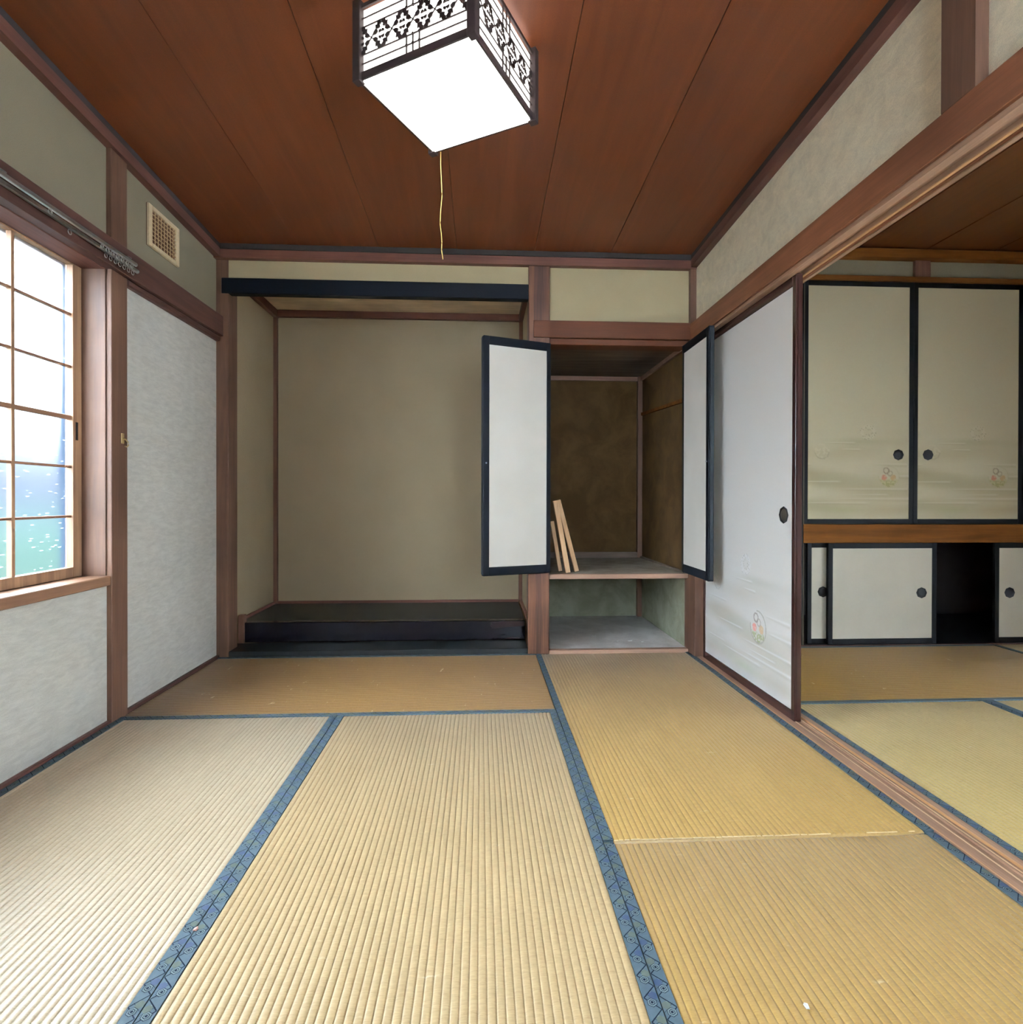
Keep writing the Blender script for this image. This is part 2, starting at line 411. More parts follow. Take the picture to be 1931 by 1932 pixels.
# ceiling of the main room: boards with dark open joints
ceil = bpy.data.objects.new('ceiling', None); C.objects.link(ceil); ceil.location = (1.37, -1.8, 2.3)
struct(ceil, 'reddish brown boarded ceiling with dark joints', 'ceiling')
MB().add([(-.05,YR,ct(YR,2.33)),(2.78,YR,ct(YR,2.33)),(2.78,.05,ct(.05,2.33)),(-.05,.05,ct(.05,2.33))]+[(-.05,YR,ct(YR,2.38)),(2.78,YR,ct(YR,2.38)),(2.78,.05,ct(.05,2.38)),(-.05,.05,ct(.05,2.38))],
    [(0,3,2,1),(4,5,6,7),(0,1,5,4),(1,2,6,5),(2,3,7,6),(3,0,4,7)]).build('ceiling_backing', 'gap_brown', ceil)
edges = [.0, .46, .905, 1.345, 1.79, 2.23, 2.735]
for i in range(6):
    x0 = edges[i] + (.0012 if i else -.02); x1 = edges[i+1] - (.0012 if i < 5 else -.02)
    zz = 2.312 + random.uniform(-.0012,.0012); lap = .003
    vs = []
    for z in (zz, zz+.02):
        vs += [(x0,YR,ct(YR,z)),(x1,YR,ct(YR,z+.0015)),(x1,.03,ct(.03,z+.0015)),(x0,.03,ct(.03,z))]
    MB().add(vs, [(0,3,2,1),(4,5,6,7),(0,1,5,4),(1,2,6,5),(2,3,7,6),(3,0,4,7)]).build('ceiling_board', 'ceiling_wood', ceil)

# trims under the ceiling (low edge at ct(y))
TH, TP = .046, .035
def trim_y(name, xa, xb, y0, y1, z0, h, mat, sl=SL):
    return struct(MB().add([(xa,y0,z0-sl*y0),(xb,y0,z0-sl*y0),(xb,y1,z0-sl*y1),(xa,y1,z0-sl*y1),(xa,y0,z0+h-sl*y0),(xb,y0,z0+h-sl*y0),(xb,y1,z0+h-sl*y1),(xa,y1,z0+h-sl*y1)],
       [(0,3,2,1),(4,5,6,7),(0,1,5,4),(1,2,6,5),(2,3,7,6),(3,0,4,7)]).build(name, mat))
def lab(o, l): o['label'] = l; o['category'] = 'trim'; return o
lab(trim_y('trim_1', -.01, TP, YR, -TP+.0, 2.237, TH, 'trim_red_y'), 'dark red ceiling rail above the left wall')
lab(trim_y('trim_2', RX-TP, RX+.01, YR, -TP+.0, 2.237, TH, 'trim_red_y'), 'dark red ceiling rail above the right wall')
lab(struct(B(-.01, RX+.01, -TP, .01, 2.232, 2.280, b=.001).build('trim_3', 'trim_red_x')), 'reddish ceiling rail above the alcove and cupboard')
# near-black strip painted in for the shade between ceiling rails and boards
def shade_strip(name, x0, x1, y0, y1):
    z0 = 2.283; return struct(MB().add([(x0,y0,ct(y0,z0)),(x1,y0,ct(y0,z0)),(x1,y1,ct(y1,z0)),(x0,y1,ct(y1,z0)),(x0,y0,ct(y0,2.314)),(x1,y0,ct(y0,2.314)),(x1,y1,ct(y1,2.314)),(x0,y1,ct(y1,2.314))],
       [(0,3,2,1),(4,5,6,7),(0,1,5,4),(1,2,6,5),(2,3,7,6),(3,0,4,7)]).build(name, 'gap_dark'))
lab(shade_strip('shade_strip_left', 0, TP-.003, YR, 0), 'dark shadow strip above the left ceiling rail')
lab(shade_strip('shade_strip_right', RX-TP+.003, RX, YR, 0), 'dark shadow strip above the right ceiling rail')
lab(shade_strip('shade_strip_back', 0, RX, -TP+.003, .0), 'dark shadow strip above the back ceiling rail')
# posts
lab(struct(B(-.10, .02, -.944, -.842, -.06, 2.29, b=.002).build('trim_4', 'timber_z')), 'square brown post between window and left wall panel')
lab(struct(B(-.06, .067, -.002, .115, -.06, 2.24, b=.002).build('trim_5', 'timber_z')), 'brown corner post left of the alcove')
lab(struct(B(-.10, .02, -2.87, -2.77, -.06, 2.36, b=.002).build('trim_6', 'timber_z')), 'brown post at the near side of the window')
mb = MB(); mb.box(2.70, 2.80, -.112, .10, 0, 1.80, b=.002); mb.box(2.70, 2.78, -.03, .10, 1.80, 2.24, b=.002)
lab(struct(mb.build('trim_7', 'timber_z')), 'brown corner post right of the open cupboard')
lab(struct(B(1.757, 1.880, -.020, .10, 0, 2.235, b=.003).build('trim_8', 'post_dark')), 'dark figured alcove post with strong grain')
lab(struct(B(2.70, RX+.05, -1.945, -1.84, 1.9145, 2.36).build('trim_9', 'timber_z')), 'short brown post above the right lintel')
# left lintel
mb = MB(); mb.box(-.01, .04, YR, -.003, 1.803, 1.915, b=.002)
lab(struct(mb.build('trim_10', 'timber_y')), 'brown lintel board along the left wall')
lab(struct(B(-.005, .024, -.842, -.003, 1.775, 1.803, b=.006).build('trim_11', 'timber_y')), 'thin moulding under the left lintel')
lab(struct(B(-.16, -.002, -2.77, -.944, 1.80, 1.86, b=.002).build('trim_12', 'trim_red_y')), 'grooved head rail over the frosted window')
# right lintel, nageshi and grooved track
lab(struct(B(2.70, RX, YR, -.003, 1.812, 1.915, b=.002).build('trim_13', 'lintel_y')), 'long brown lintel board along the right opening')
gx = [(2.712,1.80),(2.742,1.80),(2.742,1.815),(2.775,1.815),(2.775,1.80),(2.787,1.80),(2.787,1.815),(2.812,1.815),(2.812,1.80),(2.826,1.80),(2.826,1.86),(2.712,1.86)]
utr = lab(struct(MB().prism([(a,0,b) for a,b in gx], (0,YR,-.004), (0,-.10,-.004)).build('trim_14', 'sill_y')), 'grooved upper track between the two rooms')
B(2.776, 2.786, YR, -.15, 1.7935, 1.80).build('track_strip', 'runner_orange', utr)
lab(struct(B(2.80, 2.83, YR, .09, 1.80, 1.91, b=.002).build('trim_15', 'lintel_y')), 'lintel board on the far room side')
# back lintel over the cupboard
lab(struct(B(1.785, 2.70, -.030, .03, 1.822, 1.920, b=.002).build('trim_16', 'lintel_x')), 'brown lintel over the small open cupboard')
mb = MB(); mb.box(1.88, 2.70, -.012, .10, 1.786, 1.822, b=.003)
lab(struct(mb.build('trim_17', 'lintel_x')), 'rounded head rail of the small open cupboard')
# black beam of the alcove
lab(struct(B(.030, 1.757, -.008, .045, 2.045, 2.132, b=.003).build('trim_18', 'lacquer_black')), 'black lacquered beam across the alcove')
# floor rails
lab(struct(B(0, .016, -.842, 0, -.05, .012).build('trim_19', 'timber_y')), 'thin floor rail under the left wall panel')
lab(struct(B(0, .016, -3.6, -.944, -.05, .010).build('trim_20', 'trim_red_y')), 'thin floor rail under the window wall')
lab(struct(B(1.88, 2.70, -.012, .03, -.05, .018, b=.002).build('trim_21', 'shelf_x')), 'low sill of the small open cupboard')
gs = [(2.712,-.05),(2.826,-.05),(2.826,.002),(2.803,.002),(2.803,-.004),(2.7835,-.004),(2.7835,.002),(2.775,.002),(2.775,-.004),(2.7525,-.004),(2.7525,.002),(2.712,.002)]
trk = lab(struct(MB().prism([(a,0,b) for a,b in gs], (0,YR,0), (0,-.0,0)).build('trim_22', 'sill_y')), 'worn wooden floor track with two grooves between the rooms')
for k, xs_ in enumerate((2.748, 2.779)): B(xs_, xs_+.0045, YR, -.15, -.004, .0028).build('track_strip', 'runner_strip', trk)
for xs_, w_ in ((2.7125,.004),(2.800,.004)): B(xs_, xs_+w_, YR, -.15, -.004, .0026).build('track_strip', 'runner_orange', trk)

# ================================================================= ALCOVE
mb = MB(); mb.box(-.04, .02, .115, .85, -.06, 2.30); mb.box(-.04, 1.82, .85, .90, -.06, 2.30); mb.box(1.785, 1.82, .10, .85, -.06, 2.30)
struct(mb.build('wall_alcove', 'plaster_alcove'), 'olive grey plaster lining of the alcove', 'wall')
struct(B(0, 1.80, .045, .86, 2.225, 2.25).build('ceiling_alcove', 'alcove_ceiling'), 'tan boarded ceiling inside the alcove', 'ceiling')
mb = MB(); mb.box(.02, .05, .05, .85, 2.172, 2.225); mb.box(1.757, 1.787, .10, .85, 2.172, 2.225); mb.box(.05, 1.757, .82, .852, 2.178, 2.225)
lab(struct(mb.build('trim_23', 'trim_red_x')), 'dark red rails around the alcove ceiling')
mb = MB(); mb.box(.018, .046, .824, .852, .15, 2.18)
lab(struct(mb.build('trim_24', 'trim_red_z')), 'thin red corner strip at the left back of the alcove')
lab(struct(B(1.759, 1.787, .824, .852, .15, 2.18).build('trim_25', 'trim_red_z')), 'thin red corner strip at the right back of the alcove')

pf = thing('alcove_platform', 'glossy black lacquered alcove platform with a long front sill', 'platform', (.9, .5, .03))
B(.022, 1.757, .245, .848, .120, .148).build('top_board', 'board_black', pf)
B(.075, 1.757, .192, .245, .034, .152, b=.004).build('front_sill', 'alcove_sill', pf)
mb = MB(); mb.box(.022, 1.757, .836, .848, .148, .166); mb.box(.022, .034, .25, .848, .148, .166); mb.box(1.765, 1.783, .25, .848, .148, .166)
mb.build('edge_strip', 'trim_red_x', pf)
B(.040, .076, .185, .225, .031, .198, b=.003).build('end_block', 'trim_red_z', pf)
tag(B(.020, 1.757, .0, .19, -.03, .030, b=.002).build('floor_board', 'board_black'), 'dark floor board in front of the black alcove platform', 'board')

# ================================================================= SMALL CUPBOARD (open)
cup = thing('wall_cupboard', 'small open wall cupboard with two swung-out paper doors, right of the alcove post', 'cupboard', (2.29, .45, .0))
mb = MB(); mb.box(1.86, 1.89, .10, .95, -.06, 2.0)
mb.box(1.86, 2.75, .95, 1.0, .46, 2.0, mi=1); mb.box(1.86, 2.75, .95, 1.0, -.06, .46, mi=2)
mb.add([(2.70,0.05,.46),(2.75,.05,.46),(2.75,.95,.46),(2.69,.95,.46),(2.70,.05,2.0),(2.75,.05,2.0),(2.75,.95,2.0),(2.69,.95,2.0)],[(0,4,7,3),(0,1,5,4),(3,7,6,2),(1,2,6,5),(0,3,2,1),(4,5,6,7)], 3)
mb.add([(2.70,0.05,-.06),(2.75,.05,-.06),(2.75,.95,-.06),(2.69,.95,-.06),(2.70,.05,.46),(2.75,.05,.46),(2.75,.95,.46),(2.69,.95,.46)],[(0,4,7,3),(0,1,5,4),(3,7,6,2),(1,2,6,5),(0,3,2,1),(4,5,6,7)], 2)
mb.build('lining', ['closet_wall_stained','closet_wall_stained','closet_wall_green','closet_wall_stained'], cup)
B(1.88, 2.72, .05, .96, 1.81, 1.83).build('ceiling_board', 'closet_boards', cup)
B(1.88, 2.72, .03, .96, .0, .016).build('floor_board', 'dusty_board', cup)
mb = MB(); mb.box(2.655, 2.69, .918, .952, .016, 1.81)
mb.build('corner_strip', 'timber_z', cup)
mb = MB(); mb.prism([(-.016,0,-.011),(.01,0,-.011),(.01,0,.011),(-.016,0,.011)], (2.70,.06,1.485), (2.695,.93,1.53))
mb.build('cleat', 'rail_brown', cup)
mb = MB(); mb.box(1.89, 2.66, .93, .952, 1.78, 1.81); mb.prism([(-.02,0,-.014),(.01,0,-.014),(.01,0,.014),(-.02,0,.014)], (2.70,.06,1.795), (2.695,.93,1.795))
mb.build('top_strip', 'timber_x', cup)
B(1.877, 2.70, -.006, .03, .430, .458, b=.002).build('shelf_edge', 'shelf_x', cup)
B(1.89, 2.698, .03, .95, .436, .456).build('shelf', 'dusty_shelf', cup)
mb = MB(); mb.box(1.89, 2.66, .925, .95, .456, .498); mb.prism([(-.014,0,0),(.006,0,0),(.006,0,.012),(-.014,0,.012)], (2.70,.04,.456), (2.69,.92,.456))
mb.build('edge_strip', 'closet_boards', cup)

# ================================================================= DOORS
def pull(parent, c, nrm, r=.024, mats=('pull_black','pull_black')):
    d = Vector(nrm)
    p = MB().lathe(Vector(c)-d*.001, nrm, [(r,0),(r,.0032),(r*.93,.0042),(r*.80,.0034),(r*.74,.001)], 8 if r > .03 else 16).build('finger_pull', mats[0], parent)
    MB().lathe(Vector(c)-d*.001, nrm, [(r*.74,.0008),(r*.70,.0018),(r*.45,.0012),(r*.12,.0012)], 16).build('pull_cup', mats[1], p)

def lin(c): return tuple(c)
STREAKS = [  # left end, right end, height: as (distance from the meeting edge, height above the paper's foot, thickness)
 (.54,.34,.470,.007),(.44,.31,.430,.008),(.85,.62,.337,.007),(.75,.435,.231,.008),(.235,.02,.339,.011),(.205,.0,.266,.012),
 (.465,.02,.186,.010),(.385,.13,.151,.007),(.48,.0,.126,.012),(.70,.255,.101,.010),(.87,.64,.123,.007)]
def picture(u, v, sc=1.0, tone=1.0, medal=(.286,.272,.074), dots=(.41,.545,.050), blot=(.73,.42,.045), ring=1.0):
    """colour of the printed door paper; u = distance from the meeting edge, v = height above the foot"""
    base = Vector((.86,.85,.82))*tone
    u /= sc; v /= sc
    n = mnoise.noise(Vector((u*2.2, v*11, 3.1)))*.5+.5; n2 = mnoise.noise(Vector((u*3.1+7, v*19, 1.7)))*.5+.5
    lo = max(0.0, min(1.0, (.56-v)/.25))
    beige = Vector((.67,.63,.545))*tone; green = Vector((.63,.655,.58))*tone; white = Vector((.87,.87,.85))*tone
    k = lo*max(0, min(1, (n-.30)*2.2))*(1 if v > .06 else v/.06)
    c = base.lerp(beige, .95*k)
    c = c.lerp(green, .45*lo*max(0, min(1, (n2-.52)*3.4)))
    g = math.exp(-(((u-.42)/.13)**2+((v-.055-.00*u)/.022)**2)); c = c.lerp(Vector((.55,.62,.42))*tone, .45*g)
    g = math.exp(-(((u-.30)/.20)**2+((v-.475)/.022)**2)); c = c.lerp(Vector((.60,.62,.54))*tone, .45*g)
    for (a, b, h, th) in STREAKS:
        if abs(v-h) > th*3.2: continue
        x = (a-u)/(a-b)
        if -.05 < x < 1.05:
            f = max(0, min(1, x*4))*max(0, min(1, (1.03-x)*(9 if b > .05 else 200)))
            wd = th*(.35+.65*x)
            c = c.lerp(Vector((.93,.93,.91))*tone, f*math.exp(-((v-h)/(wd*.55))**2))
            c = c.lerp(Vector((.58,.56,.50))*tone, .38*f*math.exp(-((v-h+wd*1.1)/(wd*.6))**2))
    # flower medallion
    mu, mv, mr = medal
    du, dv = (mu-u)/mr, (v-mv)/mr; rr = math.hypot(du, dv)
    if rr < 1.08:
        wv = mnoise.noise(Vector((u*70, v*70, 5)))
        if rr < .97: c = c.lerp(Vector((.86,.85,.82))*tone, .8)
        if dv < -.25 and rr < .95:
            leaf = max(0, min(1, (mnoise.noise(Vector((u*95, v*95, 9)))+.25)*3)); c = c.lerp(Vector((.36,.40,.15))*tone, .85*leaf*min(1,(-.25-dv)*5)); c = c.lerp(Vector((.60,.60,.30))*tone, (1-ring)*.6*(1-leaf))
        if math.hypot(du+.45, (dv+.1)*1.0) < .26: c = c.lerp(Vector((.72,.20,.15))*tone, .8 if wv > -.2 else .4)
        if math.hypot(du-.42, (dv+.08)*1.0) < .27: c = c.lerp(Vector((.70,.45,.20))*tone, .7 if wv > -.2 else .35)
        if dv > .1 and abs(math.hypot(du+.25, dv-.55)-.26) < .055: c = c.lerp(Vector((.27,.22,.20))*tone, .7)
        if dv > -.1 and abs(math.hypot(du-.12, dv-.30)-.22) < .05: c = c.lerp(Vector((.35,.30,.27))*tone, .55)
        if .93 < rr < 1.04 and (du > -.2 or dv < .1): c = c.lerp(Vector((.42,.40,.34))*tone, .65*ring)
    # pale dotted medallion
    mu, mv, mr = dots; du, dv = (mu-u)/mr, (v-mv)/mr; rr = math.hypot(du, dv)
    if rr < 1.1:
        q = mnoise.noise(Vector((u*150, v*150, 2)))
        if .6 < rr < 1.0: c = c.lerp(Vector((.92,.92,.92))*tone, .6)
        if q > .33 and rr > .3: c = c.lerp(Vector((.45,.45,.42))*tone, .65)
    mu, mv, mr = blot; du, dv = (mu-u)/mr, (v-mv)/mr; rr = math.hypot(du, dv)
    if rr < 1:
        q = mnoise.noise(Vector((u*60, v*60, 6)))
        if q > .05: c = c.lerp(Vector((.90,.88,.84))*tone, .75)
        if .85 < rr and dv < 0: c = c.lerp(Vector((.5,.5,.47))*tone, .5)
    return (max(c.x,0), max(c.y,0), max(c.z,0), 1)

def painted_sheet(parent, origin, du, width, height, nrm, sc=1.0, tone=1.0, step=.004, zpaint=.62, warm=(1,1,1), **kw):
    """grid of paper: origin = foot at the meeting edge, du = unit vector away from it"""
    o = Vector(origin); du = Vector(du); nu = int(width/step); zp = min(height, zpaint*sc)
    nv = int(zp/step); vs = []; fs = []; cols = []
    zs = [zp*j/nv for j in range(nv+1)] + [height]
    for z in zs:
        for i in range(nu+1):
            u = width*i/nu; vs.append(o+du*u+Vector((0,0,z))); cols.append(picture(u, z, sc, tone, **kw))
    W_ = nu+1
    for j in range(len(zs)-1):
        for i in range(nu): fs.append((j*W_+i, j*W_+i+1, (j+1)*W_+i+1, (j+1)*W_+i))
    # give the sheet a back so that it has thickness
    k = len(vs); nn = Vector(nrm)
    b = [o, o+du*width, o+du*width+Vector((0,0,height)), o+Vector((0,0,height))]
    vs += [q-nn*.012 for q in b]; cols += [(.75*tone,.74*tone,.68*tone,1)]*4; fs.append((k,k+1,k+2,k+3))
    mb = MB(); mb.add(vs, fs); ob = mb.build('paper_panel', 'paper_painted', parent)
    at = ob.data.color_attributes.new('Col', 'FLOAT_COLOR', 'POINT')
    flat = []
    for c_ in cols: flat += [c_[0]*warm[0], c_[1]*warm[1], c_[2]*warm[2], 1]
    at.data.foreach_set('color', flat)
    return ob

def door_frame(parent, mk, w, h, sw, rh, th, mats, bead=False):
    """mk(u0,u1,z0,z1,mat,name): box builder in the door's own plane"""
    mk(0, sw, 0, h, mats[0], 'stile'); mk(w-sw, w, 0, h, mats[0], 'stile')
    mk(sw, w-sw, 0, rh, mats[1], 'rail'); mk(sw, w-sw, h-rh, h, mats[1], 'rail')

# sliding door between the rooms: plane X = 2.745, from y=-.12 to -1.065
d = thing('sliding_door', 'tall white paper sliding door between the rooms, clouds and flower medallion printed low, dark wine frame', 'door', (2.76, -.6, .0))
y0, y1, FT = -.125, -1.068, 1.803
for (a, b, nm) in ((y0, y0-.024, 'stile'), (y1, y1+.026, 'stile')): B(2.744, 2.773, a, b, .0, FT, b=.002).build(nm, 'frame_wine', d)
B(2.744, 2.773, y0-.024, y1+.026, 0, .040, b=.002).build('rail', 'frame_wine_y', d)
B(2.744, 2.773, y0-.024, y1+.026, FT-.045, FT, b=.002).build('rail', 'frame_wine_y', d)
B(2.752, 2.762, y1-.0035, y1, .02, FT-.02).build('edge_bead', 'frame_wine', d)
painted_sheet(d, (2.748, y1+.026, .040), (0,1,0), abs(y1-y0)-.05, FT-.085, (-1,0,0), step=.0035)
pull(d, (2.748, -.975, .830), (-1,0,0), .036, ('pull_black','pull_brown'))

# hinged cupboard doors
def hinged(label, hinge, angle, w, z0, z1, s):
    h = z1-z0; th = .030
    xf = Matrix.Translation(Vector((hinge[0], hinge[1], z0))) @ Matrix.Rotation(angle, 4, 'Z')
    root = MB().box(.026,w-.034,.0025*s,(th-.0025)*s,.048,h-.048).build('cupboard_door', 'paper_plain', cup, xf); root['label'] = label
    def bx(u0,u1,y0_,y1_,a,b,mat,nm,bev=.002): MB().box(u0,u1,y0_*s,y1_*s,a,b,b=bev).build(nm, mat, root, xf)
    bx(0,.026,0,th,0,h,'lacquer_black','stile'); bx(w-.034,w,0,th,0,h,'lacquer_black','stile')
    bx(.026,w-.034,0,th,0,.048,'lacquer_black','rail'); bx(.026,w-.034,0,th,h-.048,h,'lacquer_black','rail')
    bx(w,w+.004,.008,th-.004,.01,h-.01,'slate_edge','edge_bead',0)
    kn = xf @ Vector((w-.014, -.0005*s, .62)); nn = (xf.to_3x3() @ Vector((0,-s,0)))
    MB().lathe(kn, nn, [(.0035,0),(.0045,.004),(.0035,.008),(.001,.0095)], 10).build('knob', 'aluminium', root)
# left door: face towards the viewer; goes from the hinge to the left and forward
a1 = math.atan2(-.17+.025, 1.497-1.885)
hinged('open paper cupboard door with black frame, swung left in front of the alcove', (1.885,-.028), a1, .412, .471, 1.789, -1)
a2 = math.atan2(-.41, -.004)
hinged('open paper cupboard door with black frame, swung right beside the tall sliding door', (2.658,.0-.012), a2, .400, .471, 1.789, 1)

# ================================================================= FAR ROOM
YB = .10
mb = MB(); mb.box(2.80, 3.46, YB, YB+.05, -.06, 2.45)                       # hidden behind the sliding door
mb.box(3.46, 6.0, YB+.02, YB+.06, 2.265, 2.45)
struct(mb.build('wall_far', 'plaster'), 'plaster wall around the closet of the far room', 'wall')
mb = MB(); mb.box(5.55, 5.6, YR, -3.45, -.06, 2.6); mb.box(5.55, 5.6, -1.65, 1.1, -.06, 2.6); mb.box(5.55, 5.6, -3.45, -1.65, 1.10, 2.6)
struct(mb.build('wall_far_right', 'plaster'))
zc = 2.440
cf = bpy.data.objects.new('ceiling_far', None); C.objects.link(cf); cf.location = (4.2,-1.8,zc); struct(cf, 'brown boarded ceiling of the far room', 'ceiling')
B(2.77, 5.6, YR, .15, zc+.018, zc+.05).build('ceiling_backing', 'gap_dark', cf)
e2 = [2.78, 3.35, 3.795, 4.23, 4.665, 5.11, 5.58]
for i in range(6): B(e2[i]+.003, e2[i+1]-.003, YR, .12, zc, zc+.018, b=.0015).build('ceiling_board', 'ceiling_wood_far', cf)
lab(struct(B(2.80, 5.55, YB-.035, YB+.02, 2.372, 2.428, b=.002).build('trim_29', 'rail_brown')), 'brown ceiling rail of the far room')
lab(struct(B(3.0, 5.55, YB-.012, YB+.03, 2.238, 2.268, b=.002).build('trim_30', 'rail_brown')), 'thin brown lintel above the far closet doors')
lab(struct(B(4.162, 4.262, YB+.0, YB+.05, 2.268, 2.372, b=.002).build('trim_31', 'trim_red_z')), 'short brown strut above the far closet doors')
lab(struct(B(3.455, 5.55, YB-.005, YB+.05, .628, .742, b=.002).build('trim_32', 'rail_brown')), 'brown middle rail between upper and lower closet doors')
lab(struct(trim_y('trim_33', 2.78, 2.82, YR, .08, 2.37, .055, 'trim_red_y', 0)), 'ceiling rail above the opening in the far room')
struct(B(2.78, 2.82, YR, .08, 1.90, 2.375).build('wall_far_left', 'plaster'))
lab(struct(B(3.44, 3.456, YB-.002, YB+.05, 0, 2.24).build('trim_34', 'lacquer_matt')), 'dark jamb at the left side of the far closet')
lab(struct(B(2.826, 5.55, .078, .094, -.05, .003).build('trim_35', 'trim_red_x')), 'thin floor rail below the far closet')
# closet interior
mb = MB(); mb.box(3.42, 3.45, YB+.05, 1.0, -.06, .64); mb.box(3.42, 5.6, 1.0, 1.05, -.06, .64)
struct(mb.build('wall_closet', 'gap_dark'))
struct(B(3.42, 5.6, YB-.0, 1.05, -.05, .0).build('floor_closet', 'slate_edge'))
struct(B(3.42, 5.6, YB+.05, 1.05, .64, .66).build('ceiling_closet', 'closet_boards'))
struct(B(3.42, 5.6, .35, .40, .66, 2.45).build('wall_closet_upper', 'closet_boards'))

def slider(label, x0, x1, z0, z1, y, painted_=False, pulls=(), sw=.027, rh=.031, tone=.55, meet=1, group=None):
    root = thing('sliding_door', label, 'door', ((x0+x1)/2, y, z0))
    if group: root['group'] = group
    for a in (x0, x1-sw): B(a, a+sw, y, y+.022, z0, z1, b=.002).build('stile', 'lacquer_matt', root)
    for a in (z0, z1-rh): B(x0+sw, x1-sw, y, y+.022, a, a+rh, b=.002).build('rail', 'lacquer_matt', root)
    if painted_:
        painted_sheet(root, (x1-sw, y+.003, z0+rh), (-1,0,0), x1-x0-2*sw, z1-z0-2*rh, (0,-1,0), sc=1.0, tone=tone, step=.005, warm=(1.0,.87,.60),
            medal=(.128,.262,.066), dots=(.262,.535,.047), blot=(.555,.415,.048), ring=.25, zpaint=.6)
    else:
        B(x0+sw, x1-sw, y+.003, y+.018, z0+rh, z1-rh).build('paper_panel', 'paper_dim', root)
    for (px_, pz_) in pulls: pull(root, (px_, y+.003, pz_), (0,-1,0), .034)
    return root
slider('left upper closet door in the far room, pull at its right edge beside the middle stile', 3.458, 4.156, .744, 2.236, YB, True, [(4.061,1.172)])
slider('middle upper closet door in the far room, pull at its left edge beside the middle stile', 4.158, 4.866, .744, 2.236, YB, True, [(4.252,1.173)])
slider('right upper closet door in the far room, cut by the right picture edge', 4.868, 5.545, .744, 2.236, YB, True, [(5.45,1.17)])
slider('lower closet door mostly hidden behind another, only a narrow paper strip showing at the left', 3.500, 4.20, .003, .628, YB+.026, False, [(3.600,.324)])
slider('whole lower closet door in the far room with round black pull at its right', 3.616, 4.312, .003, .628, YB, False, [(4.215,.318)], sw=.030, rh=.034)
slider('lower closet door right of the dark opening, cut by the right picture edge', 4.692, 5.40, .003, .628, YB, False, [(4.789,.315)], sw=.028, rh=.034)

# ================================================================= TATAMI MATS
RIB = .0165
def mat_surface(x0, x1, y0, y1, along, z=0.0):
    """corrugated woven cover: ribs run along the given axis, with closed sides"""
    mb = MB(); n = max(1, round(((x1-x0) if along == 'Y' else (y1-y0))/RIB)); per = 6
    a0, a1 = (x0, x1) if along == 'Y' else (y0, y1); b0, b1 = (y0, y1) if along == 'Y' else (x0, x1)
    prof = []
    PH = [(0,1.0),(.07,.50),(.20,.12),(.5,0),(.80,.12),(.93,.50)]
    for i in range(n*per+1):
        ph, dd = PH[i % per]; prof.append((a0+(a1-a0)*(i//per+ph)/n, z-.0026*dd))
    prof = [(a0, z-.052)] + prof + [(a1, z-.052)]
    rows = [b0, b0+.006, b1-.006, b1]; vs = []
    for k, b in enumerate(rows):
        dz = -.0025 if k in (0,3) else 0
        for (a, h) in prof:
            hh = h+dz if h > z-.04 else h
            vs.append((a,b,hh) if along == 'Y' else (b,a,hh))
    W_ = len(prof); fs = []
    for k in range(3):
        for i in range(W_-1):
            f = (k*W_+i, k*W_+i+1, (k+1)*W_+i+1, (k+1)*W_+i); fs.append(f if along == 'Y' else f[::-1])
    e1 = tuple(range(W_)); e2_ = tuple(range(3*W_, 4*W_))
    fs.append(e1[::-1] if along == 'Y' else e1); fs.append(e2_ if along == 'Y' else e2_[::-1])
    mb.add(vs, fs, 0, True); return mb

